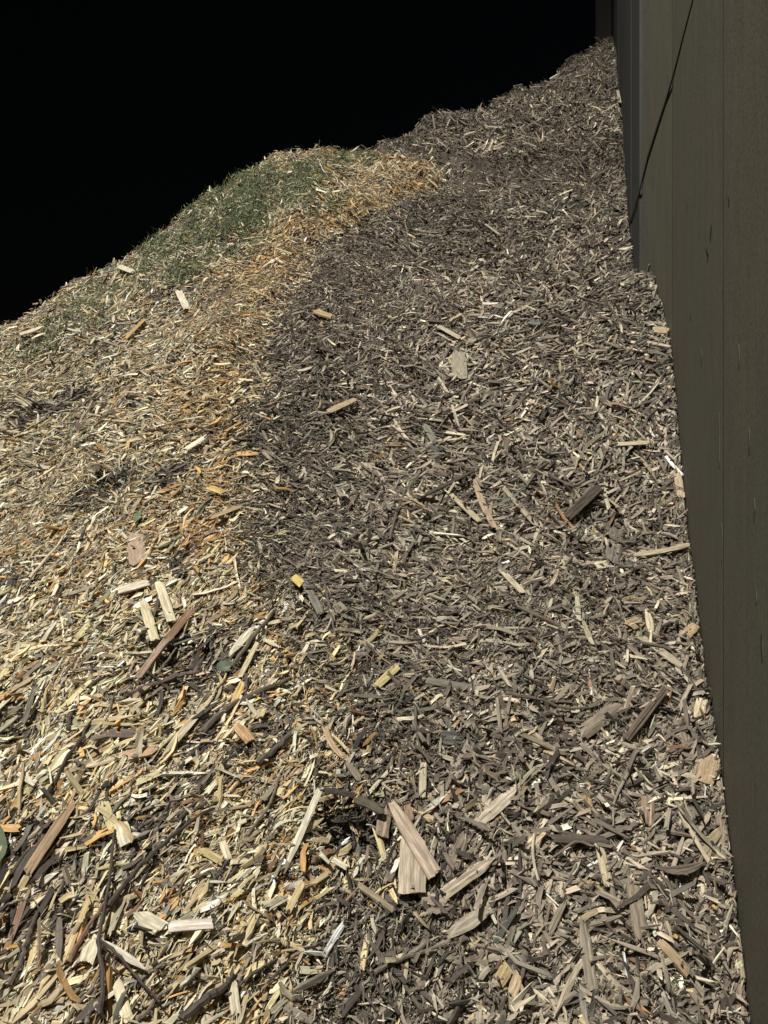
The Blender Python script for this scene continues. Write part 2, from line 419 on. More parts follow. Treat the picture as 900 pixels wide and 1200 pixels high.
layer(int(22000*QUAL), 4.6, 14, .6, .046, .40, (.12, .3), (.12, .4), .006, .012, .36, 3)
# fine shreds that mat everything together
layer(int(170000*QUAL), .85, 2.4, 0, .013, .4, (.05, .14), (.5, 1.), .004, .007, .5, 3, point=.8)
layer(int(150000*QUAL), 2.3, 5.2, .6, .017, .4, (.06, .15), (.5, 1.), .003, .009, .5, 2, point=.8)
layer(int(70000*QUAL), 4.8, 9, .4, .028, .42, (.10, .30), (.3, .7), .004, .012, .4, 2)
# long thin shreds
layer(int(5000*QUAL), .85, 2.4, 0, .060, .35, (.03, .075), (.4, .8), .006, .005, .20, 5, Lmax=.11, bend=.07, curl=.05)
layer(int(5000*QUAL), 2.3, 5.2, .6, .065, .35, (.03, .08), (.4, .8), .008, .007, .22, 4, Lmax=.12, bend=.08, curl=.06)
layer(int(3000*QUAL), 4.6, 13, .6, .08, .3, (.04, .10), (.4, .8), .012, .010, .25, 3, Lmax=.16)

# slivers caught along the foot of the wall
def wall_foot(n):
    y = rng.uniform(1.2, 3.5, n)**1.0; lat = wall_at(y)-np.abs(rng.normal(0, .018, n))-.006
    x = (lat+y*ST)/CT; P = np.c_[x, y, H(x, y)]
    N = normals(x, y, Hs, .05); col, isf, g_, wl_ = colours(P)
    L = .028*np.exp(rng.normal(0, .45, n)); W = np.clip(L*rng.uniform(.07, .3, n), .0015, .010); Th = np.clip(W*.4, .001, .004)
    T = np.stack([ST+rng.normal(0, .25, n), CT*rng.uniform(-.2, 1, n), rng.uniform(.3, 1.3, n)], -1); T /= np.linalg.norm(T, axis=1, keepdims=True)
    N2 = np.tile([-CT, ST, 0], (n, 1))+rng.normal(0, .35, (n, 3)); N2 -= (N2*T).sum(1)[:, None]*T; N2 /= np.linalg.norm(N2, axis=1, keepdims=True)
    P = P+N*rng.uniform(0, .016, n)[:, None]
    half = np.abs(T[:, 0]*CT-T[:, 1]*ST)*L/2+W/2
    sh = np.clip(lateral(P[:, 0], P[:, 1])+half-wall_at(P[:, 1])+.003, 0, None); P[:, 0] -= sh*CT; P[:, 1] += sh*ST
    V, Q, G, per = splinters(P, N2, T, L, W, Th, 3, bend=.05, curl=.05)
    emit(CH, V, Q, G, per, col)
wall_foot(1500)

# grass clippings
def grass(n, only, Lm, tilt):
    xy = scatter(n, 2.6, 6.2, .3); x, y = xy[:, 0], xy[:, 1]
    P = np.c_[x, y, H(x, y)]
    P = P[in_sight(P)]
    zz = zones(P); P = P[zz[3]*(.9 if only else 1)*np.clip(.75+.6*vnoise(P[:, 0]*16, P[:, 2]*16, 77), .1, 1)-.1 > rng.random(len(P))]
    n = len(P); N = normals(P[:, 0], P[:, 1], H, .02)
    L = Lm*np.exp(rng.normal(0, .35, n)); W = rng.uniform(.0018, .0042, n); Th = W*.25
    a = rng.uniform(0, math.pi*2, n)
    N2, T = frames(P, N, a, np.full(n, .35))
    T = T+N*np.abs(rng.normal(0, tilt, n))[:, None]; T /= np.linalg.norm(T, axis=1, keepdims=True)
    N2 = N2-(N2*T).sum(1)[:, None]*T; N2 /= np.linalg.norm(N2, axis=1, keepdims=True)
    gp_ = np.array([[.085,.112,.050],[.125,.150,.072],[.18,.195,.105],[.26,.255,.15],[.052,.066,.036]])
    k = rng.choice(5, n, p=[.34, .28, .16, .08, .14])
    col = gp_[k]*np.exp(rng.normal(0, .2, (n, 1)))
    P = P+N*rng.normal(.010, .008, n)[:, None]
    V, Q, G, per = splinters(P, N2, T, L, W, Th, 4, bend=.18, curl=.22, point=.9)
    emit(GR, V, Q, G, per, col)
grass(340000, True, .055, .35)
grass(34000, True, .085, 1.1)

def build(store, name, mat):
    V = np.concatenate(store[0]); Q = np.concatenate(store[1]); G = np.concatenate(store[2]); K = np.concatenate(store[3])
    print(name, len(V), 'verts')
    return fast_mesh(name, V, Q, mat, [('tint', 'FLOAT_COLOR', K), ('grain', 'FLOAT_VECTOR', G)])
tag(build(CH, 'wood_mulch', M_CHIP), 'mass of small shredded wood chips and bark covering the whole slope beside the wall', 'mulch', kind='stuff')
tag(build(GR, 'grass_clippings', M_GRASS), 'dark green grass clippings matted over the crest of the pale chips', 'grass clippings', kind='stuff')

# ------------------------------------------------------------------ single pieces lying on top of the mulch
COL = dict(cream=(.66,.58,.42), white=(.70,.66,.55), straw=(.60,.47,.25), yellow=(.56,.46,.24), tan=(.42,.32,.21), orange=(.50,.29,.11),
           pink=(.46,.30,.21), redbrown=(.24,.15,.095), brown=(.17,.12,.08), dark=(.065,.052,.042), bark=(.11,.088,.068),
           grey=(.25,.22,.17), weathered=(.33,.275,.205), slate=(.12,.125,.12), green=(.10,.14,.08))
def piece_mesh(name, p1, p2, w, th, col, mat=M_CHIP, lift=.009, S=9, taper=(.9, .9), roll=0., bend=0., shell=0., jag=.25, arch=0., n_hint=None):
    p1 = np.asarray(p1, float); p2 = np.asarray(p2, float)
    c = (p1+p2)/2; T = p2-p1; L = np.linalg.norm(T); T /= L
    N = normals(np.array([c[0]]), np.array([c[1]]), Hs, .06)[0] if n_hint is None else n_hint
    N = N-(N@T)*T; N /= np.linalg.norm(N); B = np.cross(N, T)
    ss = np.linspace(.05, .95, 7); qx = p1[0]+(p2[0]-p1[0])*ss; qy = p1[1]+(p2[1]-p1[1])*ss
    lift = lift+max(0.0, .75*float((H(qx, qy)-Hs(qx, qy)).max()))          # rests on the highest lump under it
    if roll: N, B = N*math.cos(roll)+B*math.sin(roll), B*math.cos(roll)-N*math.sin(roll)
    K = 10                                                         # points round the section
    cs = [(-.5,-.25),(-.25,-.5),(.15,-.45),(.5,-.3),(.5,.25),(.3,.5),(.1,.38),(-.1,.52),(-.3,.40),(-.5,.3)]
    cs = np.array(cs)+rng.normal(0, .04, (K, 2))
    ridge = np.zeros(K); V = []; G = []; r = rng.uniform(0, 40)
    s = np.linspace(-.5, .5, S)
    e0 = rng.normal(0, jag, K)*min(w, L*.3); e1 = rng.normal(0, jag, K)*min(w, L*.3)
    sk = rng.normal(0, .4, 2)*w*.5
    cr_ = min(1.0, .35+jag*1.6)
    wob = rng.normal(0, .04, S)*cr_
    for k in range(S):
        f = k/(S-1)
        wk = 1.0-(1-taper[0])*max(0, 1-f*3.2)**1.3-(1-taper[1])*max(0, 1-(1-f)*3.2)**1.3+wob[k]
        tk = 1.0-.35*max(0, 1-f*6)-.35*max(0, 1-(1-f)*6)
        ridge = ridge*.6+rng.normal(0, .05, K)*cr_
        for j in range(K):
            y = cs[j, 0]*w*wk*(1+ridge[j]*.5); z = cs[j, 1]*th*tk+ridge[j]*th
            x = s[k]*L
            if k == 0: x += e0[j]+cs[j, 0]*sk[0]
            if k == S-1: x += e1[j]+cs[j, 0]*sk[1]
            z += -shell*w*(2*cs[j, 0])**2*wk+arch*L*(.25-s[k]**2)
            y += bend*L*(s[k]**2*4-.4)
            V.append(c+N*(lift+z)+T*x+B*y)
            G.append((x+r, y+z*.6+r*.37, r))
    Fc = [tuple(range(K))[::-1], tuple((S-1)*K+j for j in range(K))]
    for k in range(S-1):
        for j in range(K):
            a = k*K+j; b_ = k*K+(j+1) % K
            Fc.append((a, b_, b_+K, a+K))
    V = np.array(V)
    if lateral(V[:, 0], V[:, 1]).max() > WALL-.003:
        sh = lateral(V[:, 0], V[:, 1]).max()-WALL+.003; V[:, 0] -= sh*CT; V[:, 1] += sh*ST
    o0 = V.mean(0)
    o = link(name, V-o0, Fc, mat); o.location = o0
    col = np.clip(np.array(COL[col] if isinstance(col, str) else col)*.88*np.exp(rng.normal(0, .07)), .01, .70)
    n = len(V)
    a = o.data.attributes.new('tint', 'FLOAT_COLOR', 'POINT'); cc = np.ones((n, 4)); cc[:, :3] = col*(1+rng.normal(0, .05, (n, 1)))
    a.data.foreach_set('color', cc.astype(np.float32).ravel())
    a = o.data.attributes.new('grain', 'FLOAT_VECTOR', 'POINT'); a.data.foreach_set('vector', np.array(G, dtype=np.float32).ravel())
    return o
def tube(name, pts, rad, col, parent=None, lift=.008, K=7, sub=5, knob=.12, taper=.55):
    lift = lift*1.35
    pts = [np.asarray(p, float) for p in pts]
    # smooth path
    path = []
    for i in range(len(pts)-1):
        p0 = pts[max(i-1, 0)]; p1 = pts[i]; p2 = pts[i+1]; p3 = pts[min(i+2, len(pts)-1)]
        for t in np.linspace(0, 1, sub, endpoint=False):
            path.append(.5*((2*p1)+(-p0+p2)*t+(2*p0-5*p1+4*p2-p3)*t*t+(-p0+3*p1-3*p2+p3)*t**3))
    path.append(pts[-1]); path = np.array(path); n = len(path)
    path[1:-1] += rng.normal(0, rad*.16, (n-2, 3))
    N = normals(path[:, 0], path[:, 1], Hs, .06); path = path+N*lift
    V = []; G = []; r = rng.uniform(0, 40); run = 0
    path = path+N*np.maximum(0, .7*(H(path[:, 0], path[:, 1])-Hs(path[:, 0], path[:, 1])))[:, None]
    for i in range(n):
        t = path[min(i+1, n-1)]-path[max(i-1, 0)]; t /= np.linalg.norm(t)
        nn_ = N[i]-(N[i]@t)*t; nn_ /= np.linalg.norm(nn_); b = np.cross(nn_, t)
        if i: run += np.linalg.norm(path[i]-path[i-1])
        rr = rad*(1-(1-taper)*i/(n-1))*(1+rng.normal(0, knob))
        for j in range(K):
            a = 2*math.pi*j/K; q_ = rr*(1+rng.normal(0, .07))
            V.append(path[i]+nn_*q_*math.sin(a)+b*q_*math.cos(a)); G.append((run+r, rad*a+r, r))
    Fc = [tuple(range(K))[::-1], tuple((n-1)*K+j for j in range(K))]
    for i in range(n-1):
        for j in range(K):
            a = i*K+j; b_ = i*K+(j+1) % K; Fc.append((a, b_, b_+K, a+K))
    Fc = [f[::-1] for f in Fc]
    V = np.array(V)
    if lateral(V[:, 0], V[:, 1]).max() > WALL-.003:
        sh = lateral(V[:, 0], V[:, 1]).max()-WALL+.003; V[:, 0] -= sh*CT; V[:, 1] += sh*ST
    o0 = V.mean(0) if parent is None else np.array(parent.location)
    o = link(name, V-o0, Fc, M_CHIP)
    if parent is None: o.location = o0
    else: o.parent = parent
    m = len(V); col = np.array(COL[col] if isinstance(col, str) else col)
    a = o.data.attributes.new('tint', 'FLOAT_COLOR', 'POINT'); cc = np.ones((m, 4)); cc[:, :3] = np.clip(col*(1+rng.normal(0, .08, (m, 1))), .01, .9)
    a.data.foreach_set('color', cc.astype(np.float32).ravel())
    a = o.data.attributes.new('grain', 'FLOAT_VECTOR', 'POINT'); a.data.foreach_set('vector', np.array(G, dtype=np.float32).ravel())
    return o

MARKS = []       # (px, py, how other labels call it)
GCHIP = 'larger wood chips lying on the mulch'; GTWIG = 'twigs lying on the mulch'; GBARK = 'pieces of bark lying on the mulch'
GROUPS = dict(wood_chip=(GCHIP, 'wood chip'), twig=(GTWIG, 'twig'), bark_piece=(GBARK, 'bark piece'), stone=('stones lying in the mulch', 'stone'))
def put(name, x1, y1, x2, y2, w, col, label, short=None, lift=.009, th=.30, **k):
    a = hit(x1, y1); b = hit(x2, y2); d = (a[1]+b[1])/2
    W = w*d/F
    o = piece_mesh(name, a, b, W, float(np.clip(W*th, .0015, .016)), col, lift=lift*1.25*(1 if d < 2.4 else 1.25), **k)
    g, c = GROUPS[name]; tag(o, label, c, g)
    if short: MARKS.append(((x1+x2)/2, (y1+y2)/2, short))
    PLACED.append(((x1+x2)/2, (y1+y2)/2))
    return o
PLACED = []
P_ = put
# --- the crossed slabs low in the middle
P_('wood_chip', 477,990,475,1057, 31,(.56,.47,.36),'broad upright tan slab underneath the slanting slab, the widest piece on the slope','the widest tan slab',lift=.020,taper=(.8,1.),jag=.08,th=.16)
P_('wood_chip', 451,954,500,1037, 20,(.50,.40,.31),'long slanting tan slab lying across the widest slab, beside the dark hollow','the slanting crossed slab',lift=.030,taper=(.5,1.),jag=.08,th=.2)
P_('wood_chip', 514,1056,573,1014, 14,(.54,.45,.35),'tan stick with a split frayed tip, pointing at the foot of the two crossed slabs','the frayed tan stick',lift=.014,taper=(1.,.25),jag=.3,th=.45)
P_('wood_chip', 488,1058,517,1064, 14,(.52,.43,.33),'stubby tan block wedged below the crossed slabs and the frayed stick',None,lift=.011,taper=(.7,.8))
P_('wood_chip', 448,955,444,986, 15,(.38,.29,.21),'short pinkish grey slab fragment beside the hollow, touching the slanting slab',None,lift=.012,taper=(.5,1.))
P_('wood_chip', 494,899,492,939, 9,'cream','clean pale peg-shaped stick standing alone uphill of the crossed slabs','the pale peg',lift=.012,jag=.08)
P_('wood_chip', 473,950,477,967, 9,'pink','small rounded pink brown chip at the top of the crossed slabs',None,lift=.014)
P_('bark_piece', 500,803,560,813, 10,(.22,.20,.16),'wide flat grey green strip of bark with a square end','the flat grey green strip',shell=.12,jag=.15,th=.25)
P_('wood_chip', 371,938,331,1030, 8,(.76,.70,.56),'long straight whitish blade pointing up at the dark hollow','the long white blade',lift=.014,taper=(1,.3),jag=.2)
P_('wood_chip', 598,934,560,970, 14,(.52,.45,.35),'split weathered grey white wedge with a ragged lower end','the split grey white wedge',lift=.013,taper=(.7,.6),jag=.5)
P_('wood_chip', 565,1076,521,1102, 14,(.48,.42,.33),'ragged weathered wedge downhill of the frayed tan stick',None,lift=.012,taper=(.7,.5),jag=.4)
P_('wood_chip', 560,1050,577,1087, 4,'white','thin white sliver lying steeply downhill of the frayed tan stick','the thin white sliver',lift=.015)
P_('wood_chip', 590,1140,576,1163, 14,'straw','squat yellow chip near the bottom of the slope, right of middle','the squat yellow chip',lift=.012)
P_('wood_chip', 605,1146,596,1170, 12,(.48,.37,.24),'squat tan chip leaning beside the squat yellow chip',None,lift=.012)
P_('wood_chip', 415,1048,455,1075, 7,(.40,.33,.23),'rounded tan stick downhill of the crossed slabs, pointing towards the wall',None,lift=.012,th=.7)
P_('wood_chip', 440,810,465,786, 10,'yellow','clean yellow chip lying aslant in the dark middle of the slope','the clean yellow chip',lift=.012,jag=.1)
P_('wood_chip', 378,862,404,900, 7,(.50,.36,.22),'bent tan stick with an orange knee, uphill of the dark hollow','the bent tan stick',bend=.12,lift=.012)
P_('wood_chip', 405,900,420,922, 9,(.24,.20,.15),'grey brown stick continuing downhill from the bent tan stick',None,lift=.010)
P_('wood_chip', 428,940,456,908, 4,'cream','thin pale stick slanting up just above the dark hollow',None,lift=.012)
# --- lower right, beside the wall
P_('bark_piece', 642,991,705,989, 9,(.13,.11,.09),'dark horizontal strip of bark resting on a row of pale chips','the dark horizontal bark strip',shell=.1,lift=.016)
P_('wood_chip', 698,1000,708,1042, 13,(.62,.52,.36),'bright cream chip hanging below the dark horizontal bark strip','the bright cream chip',lift=.013,jag=.12)
P_('wood_chip', 733,1032,743,1103, 18,(.33,.27,.20),'large upright weathered slab with a ragged top in the lower right area','the large weathered slab',lift=.014,taper=(.5,1),jag=.2,th=.2)
P_('wood_chip', 679,1083,690,1163, 15,(.30,.26,.20),'tall grey brown slab near the bottom, broad at its lower end','the tall grey brown slab',lift=.013,taper=(.5,1),th=.25)
P_('wood_chip', 765,1108,797,1143, 14,(.45,.33,.21),'smooth orange tan rounded stick near the bottom by the wall','the smooth orange tan stick',lift=.014,th=.6,jag=.1)
P_('wood_chip', 829,891,820,923, 21,(.50,.37,.24),'rounded tan chip beside the wall, halfway between bottom and eye level','the rounded tan chip',lift=.012,jag=.12,th=.25)
P_('wood_chip', 683,938,686,968, 16,(.40,.26,.13),'broad orange brown chip tapering to a point','the orange brown pointed chip',lift=.012,taper=(.9,.3))
P_('wood_chip', 753,943,752,974, 16,(.36,.26,.19),'rounded reddish grey chip standing upright above a pale triangle of wood','the rounded reddish grey chip',lift=.013,jag=.1)
P_('wood_chip', 826,818,817,854, 12,(.66,.56,.38),'pale yellow wedge with a pointed foot close to the wall','the pale yellow wedge',lift=.012,taper=(.9,.3))
P_('wood_chip', 789,960,826,1021, 5,(.58,.49,.35),'long thin cream stick slanting down towards the wall','the long thin cream stick',lift=.018)
P_('wood_chip', 795,984,782,1023, 5,(.56,.48,.36),'short cream stick meeting the long thin cream stick in a V',None,lift=.017,taper=(.3,1))
P_('bark_piece', 378,938,410,945, 8,'dark','dark rough bark lip hanging over the hollow like a roof','the bark lip over the hollow',lift=.030,th=.35,shell=.1)
P_('bark_piece', 412,950,441,961, 10,(.13,.11,.085),'short dark bark piece reaching from the hollow roof to the slanting slab',None,lift=.030,th=.35)
P_('twig', 726,877,772,818, 9,(.17,.13,.10),'thick dark brown stick with bark slanting up towards the wall','the thick dark stick',lift=.018,th=.8,jag=.1)
P_('bark_piece', 680,866,722,832, 16,(.24,.20,.15),'broad grey brown slab of bark slanting up, uphill of the thick dark stick',None,lift=.012,shell=.1)
P_('wood_chip', 831,1020,857,1000, 11,(.34,.27,.20),'brown wedge touching the wall just below the rounded tan chip',None,lift=.014)
P_('wood_chip', 850,918,857,992, 4,(.46,.39,.29),'long thin sliver standing upright against the foot of the wall','the sliver against the wall',lift=.012,th=.8)
P_('wood_chip', 866,1158,868,1198, 22,(.34,.25,.19),'reddish brown block at the very bottom against the wall','the reddish block in the corner',lift=.012)
P_('wood_chip', 844,963,848,994, 14,(.29,.22,.17),'squat brown chip close to the wall beneath the upright sliver',None,lift=.012)
P_('wood_chip', 818,1002,838,980, 10,(.37,.32,.19),'olive tan chip slanting upwards near the wall',None,lift=.014,jag=.1)
P_('bark_piece', 764,1028,816,1020, 10,(.19,.155,.12),'dark curved sliver of bark under the long thin cream stick',None,lift=.016,bend=.08,taper=(.3,.3))
P_('wood_chip', 858,1100,864,1150, 6,(.42,.34,.26),'narrow upright splinter leaning on the wall above the reddish block',None,lift=.016)
P_('wood_chip', 805,1165,822,1190, 12,(.33,.27,.21),'grey tan chip near the bottom between smooth orange stick and wall',None,lift=.012)
P_('wood_chip', 745,757,791,789, 12,(.52,.45,.33),'long pale grey plank slanting down towards the wall','the pale grey plank',lift=.014,jag=.2)
P_('wood_chip', 731,742,748,733, 14,(.42,.33,.20),'broad tan chip beside a narrow cream chip, uphill of the pale grey plank','the broad tan chip',lift=.012)
P_('wood_chip', 757,722,760,746, 9,(.62,.52,.37),'narrow cream chip standing next to the broad tan chip',None,lift=.012)
P_('wood_chip', 799,753,812,741, 12,(.50,.37,.23),'square pink tan chip near the wall at the end of the grey plank',None,lift=.012)
P_('wood_chip', 742,660,806,647, 7,(.54,.45,.31),'long knobbly tan stick lying level, its end near the wall','the long knobbly tan stick',lift=.018,th=.7,bend=.03)
P_('wood_chip', 694,668,708,667, 12,'cream','small round bright cream chip out on the dark mulch','the small round cream chip',lift=.014,jag=.1)
P_('bark_piece', 720,628,715,664, 17,(.20,.18,.15),'upright grey slab of bark above the small round cream chip','the upright grey bark slab',lift=.012)
P_('twig', 660,617,697,583, 11,(.115,.092,.072),'short thick dark log with a shadowed hollow under it','the short dark log',lift=.020,th=.9,jag=.1)
P_('twig', 487,598,552,564, 4.5,(.12,.10,.08),'straight dark stick lying aslant uphill of two pale split splinters','the straight dark stick',lift=.020,th=.9)
P_('wood_chip', 521,583,561,619, 8,(.46,.39,.27),'pale split splinter just below the straight dark stick','the pale split splinter',lift=.016,jag=.5)
P_('wood_chip', 555,569,579,629, 7,(.42,.32,.22),'narrow pink tan splinter with a pale tip, next to the pale split one',None,lift=.016,bend=.03)
P_('wood_chip', 587,577,627,624, 7,(.38,.33,.25),'narrow weathered splinter between the pink tan one and the short dark log',None,lift=.015)
P_('wood_chip', 585,673,611,702, 8,(.60,.53,.37),'clean cream splinter slanting down towards the wall in dark mulch','the clean cream splinter',lift=.015,jag=.2)
P_('wood_chip', 672,705,674,733, 6,(.66,.60,.46),'small bright upright peg in the grey mulch','the small bright peg',lift=.014)
P_('wood_chip', 537,420,540,452, 16,(.32,.29,.21),'upright weathered slab standing out alone in the upper dark mulch','the lone weathered slab',lift=.016,jag=.2)
P_('bark_piece', 497,505,508,525, 10,(.22,.22,.17),'grey green chip of bark just above a rounded slate grey stone',None,lift=.014)
P_('wood_chip', 722,533,756,531, 6,(.56,.47,.33),'level pale splinter near the wall below eye-catching dark gaps',None,lift=.016)
P_('wood_chip', 511,387,538,403, 6,(.50,.43,.32),'pale splinter slanting towards the wall above the lone weathered slab','the upper pale splinter',lift=.016)
P_('wood_chip', 567,268,583,281, 4.5,(.52,.46,.35),'small pale splinter high on the dark slope',None,lift=.018)
P_('wood_chip', 368,371,387,378, 10,(.48,.34,.20),'broad orange tan chip on dark mulch beneath the ash-coloured hollow','the broad orange tan chip',lift=.016)
P_('wood_chip', 383,497,413,482, 8,(.46,.35,.23),'tan plank slanting up beyond the edge of the pale chips','the slanting tan plank',lift=.016)
P_('wood_chip', 763,395,782,397, 11,(.50,.39,.26),'blocky tan chip at the wall where a board seam meets the mulch','the blocky tan chip',lift=.014)
P_('wood_chip', 757,409,783,413, 5,(.60,.52,.38),'pale stick lying level under the blocky tan chip at the wall',None,lift=.016)
P_('wood_chip', 725,112,728,128, 7,(.55,.48,.36),'lone pale chip against the far boards, high up the slope',None,lift=.022)
P_('stone', 512,868,537,870, 20,'slate','flat greenish grey stone uphill of the pale peg','the flat stone',lift=.008,jag=.08,th=.5,taper=(.6,.6))
P_('stone', 499,536,512,534, 13,'slate','small rounded slate grey stone in the dark mulch','the rounded stone',lift=.008,jag=.08,th=.6,taper=(.6,.6))
P_('stone', 620,382,634,385, 11,(.17,.18,.16),'small grey stone high on the dark part of the slope',None,lift=.010,jag=.08,th=.6,taper=(.6,.6))
P_('twig', 600,720,652,744, 4,(.16,.125,.10),'thin brown stick slanting down near the small bright peg',None,lift=.016,th=.9)
P_('wood_chip', 640,960,600,944, 6,(.21,.17,.13),'thin grey brown stick beside the split grey white wedge',None,lift=.014)
P_('wood_chip', 541,985,524,1033, 14,(.27,.22,.17),'dull brown upright slab between the crossed slabs and the frayed stick',None,lift=.010)
P_('wood_chip', 620,985,625,1035, 3,(.60,.54,.42),'thin curved pale fibre hanging below the split grey white wedge',None,lift=.016,bend=.08)
P_('wood_chip', 820,560,826,590, 8,(.5,.4,.27),'upright tan splinter at the wall about eye level',None,lift=.012)
P_('wood_chip', 658,1060,640,1100, 8,(.30,.25,.19),'dull grey tan stick between ragged wedge and tall brown slab',None,lift=.013)
P_('wood_chip', 790,850,800,880, 10,(.32,.26,.2),'weathered chip between the thick dark stick and the rounded tan chip',None,lift=.013)
# --- the fresh pale chips
P_('wood_chip', 161,634,163,668, 18,(.46,.345,.26),'broad pink bark-edged chip lying upright among yellow chips','the broad pink chip',lift=.012,th=.2)
P_('wood_chip', 187,692,202,736, 12,(.70,.62,.43),'thick pale slab leaning upright below the broad pink chip','the thick pale slab',lift=.018,jag=.12)
P_('wood_chip', 168,712,182,756, 11,(.68,.60,.40),'frayed pale slab next to the thick pale slab',None,lift=.015,taper=(.4,.9),jag=.4)
P_('wood_chip', 140,700,174,692, 13,(.72,.64,.50),'rounded whitish pink chunk above the frayed pale slab','the rounded whitish chunk',lift=.014,jag=.1,th=.5)
P_('wood_chip', 164,806,196,762, 10,(.34,.24,.18),'pink brown stick pointing up at a red brown one','the pink brown stick',lift=.020,th=.5)
P_('wood_chip', 196,760,225,722, 10,'redbrown','red brown splintered stick just below the thick pale slab','the red brown stick',lift=.018,jag=.5)
P_('wood_chip', 190,896,246,830, 9,(.60,.50,.36),'long fibrous pale strip pointing steeply uphill','the long fibrous strip',lift=.016,jag=.5,taper=(.3,.4))
P_('wood_chip', 97,907,148,892, 8,(.62,.52,.38),'long pale strip lying almost level, joined to a pink flake',None,lift=.014,taper=(.4,1))
P_('wood_chip', 150,896,182,890, 15,(.52,.35,.23),'pinkish flake with a dark knot at the end of the long level strip','the pinkish flake',lift=.014)
P_('wood_chip', 38,1036,88,957, 12,(.36,.25,.155),'long reddish brown root-like stick in the lower left area','the reddish root',lift=.020,jag=.3,th=.5)
P_('bark_piece', 13,1056,42,1003, 13,(.075,.06,.05),'dark brown strip of bark beside the reddish root','the dark bark by the root',lift=.016,bend=-.06)
P_('wood_chip', 198,1099,247,1096, 12,(.70,.62,.54),'whitish pink rectangular block lying level near the bottom','the whitish block',lift=.018,jag=.06,th=.5,taper=(1,1))
P_('wood_chip', 163,1083,192,1097, 17,(.66,.60,.46),'pale triangular flake just above the whitish block',None,lift=.014,taper=(.3,1))
P_('wood_chip', 112,1106,104,1133, 17,(.66,.61,.44),'squat pale yellow block between two dark twigs','the squat pale block',lift=.014)
P_('wood_chip', 122,1112,172,1144, 8,(.72,.66,.55),'pointed white splinter slanting down from the squat pale block','the pointed white splinter',lift=.020,taper=(.4,.3))
P_('wood_chip', 143,978,150,1003, 15,(.74,.68,.54),'clean whitish rectangular chip between dark twigs','the whitish rectangular chip',lift=.014,jag=.08)
P_('wood_chip', 125,955,133,985, 10,(.66,.57,.30),'yellowish branching chip uphill of the whitish rectangular chip',None,lift=.014)
P_('wood_chip', 28,918,46,931, 9,(.72,.66,.50),'fat cream chip near the left margin above a pale orange one','the fat cream chip',lift=.014,jag=.1,th=.5)
P_('wood_chip', 0,978,26,980, 10,(.58,.36,.15),'bright orange chip near the left margin above the green leaf','the bright orange chip',lift=.014)
P_('wood_chip', 161,928,186,918, 8,(.58,.52,.32),'pale olive curved chip downhill of the pinkish flake',None,lift=.014)
P_('wood_chip', 78,1135,106,1060, 7,(.62,.47,.25),'long yellow splinter running steeply uphill near two dark twigs','the long yellow splinter',lift=.016)
P_('wood_chip', 270,1160,275,1198, 12,(.68,.61,.46),'pale upright slab at the bottom beside the thick dark twig',None,lift=.014)
P_('wood_chip', 140,1158,152,1200, 12,(.68,.60,.42),'pale hollowed slab at the very bottom of the slope',None,lift=.014)
P_('wood_chip', 278,540,300,538, 9,(.56,.36,.15),'orange flat chip at the edge where fresh chips meet dark mulch','the orange flat chip',lift=.015)
P_('wood_chip', 245,578,262,584, 10,(.60,.42,.16),'bright amber chip just below the orange flat chip',None,lift=.014)
P_('wood_chip', 220,535,242,520, 7,(.72,.66,.50),'cream wedge slanting up among yellow chips',None,lift=.016)
P_('wood_chip', 247,615,282,602, 6,(.44,.33,.20),'long tan splinter near the edge of the dark mulch',None,lift=.016)
P_('wood_chip', 30,403,53,396, 9,(.58,.48,.36),'pale pinkish plank high up near the left margin','the pinkish plank',lift=.018)
P_('wood_chip', 149,405,171,383, 6,(.54,.36,.16),'orange brown splinter below the grass clippings','the orange splinter under the grass',lift=.018)
P_('wood_chip', 146,322,162,328, 7,(.70,.64,.50),'pale chip at the lower edge of the grass clippings',None,lift=.018)
P_('wood_chip', 212,350,222,368, 8,(.68,.60,.46),'pale upright chip between the grass clippings and the orange chips',None,lift=.018)
P_('wood_chip', 342,685,352,694, 11,(.66,.50,.18),'small bright yellow cube of wood on dark mulch','the small yellow cube',lift=.016,jag=.08)
P_('wood_chip', 356,690,374,724, 10,(.26,.24,.20),'grey weathered slab next to the small yellow cube',None,lift=.013)
P_('wood_chip', 296,745,268,775, 8,(.70,.66,.50),'pale leaf-shaped chip crossing a dark stick','the pale leaf-shaped chip',lift=.016,taper=(.3,.3))
P_('wood_chip', 300,762,280,800, 6,(.62,.54,.34),'long cream splinter below the pale leaf-shaped chip',None,lift=.016)
P_('wood_chip', 272,835,282,812, 9,(.60,.42,.17),'amber chip slanting uphill below a grey leaf',None,lift=.016)
P_('wood_chip', 276,862,290,880, 14,(.60,.38,.20),'broad orange chip uphill of the long fibrous strip’s neighbour chips'.replace('’',"'"),None,lift=.014)
P_('wood_chip', 233,1010,257,1022, 10,(.60,.47,.24),'yellow tan block below the long diagonal twig',None,lift=.014)
P_('wood_chip', 258,1000,265,1020, 8,(.70,.62,.44),'narrow cream chip next to the yellow tan block',None,lift=.014)
P_('wood_chip', 333,1078,350,1046, 8,(.62,.50,.28),'straw coloured stick downhill of the long white blade',None,lift=.016)
P_('wood_chip', 388,1016,404,1023, 8,(.74,.69,.55),'small white folded chip beside the crossed slabs, away from the wall',None,lift=.014)
P_('bark_piece', 128,868,158,868, 13,(.17,.13,.10),'dark brown rough bark chunk uphill of the pinkish flake',None,lift=.012)
P_('bark_piece', 95,505,120,560, 8,(.12,.09,.07),'dark strip of bark running downhill among upper pale chips',None,lift=.012)

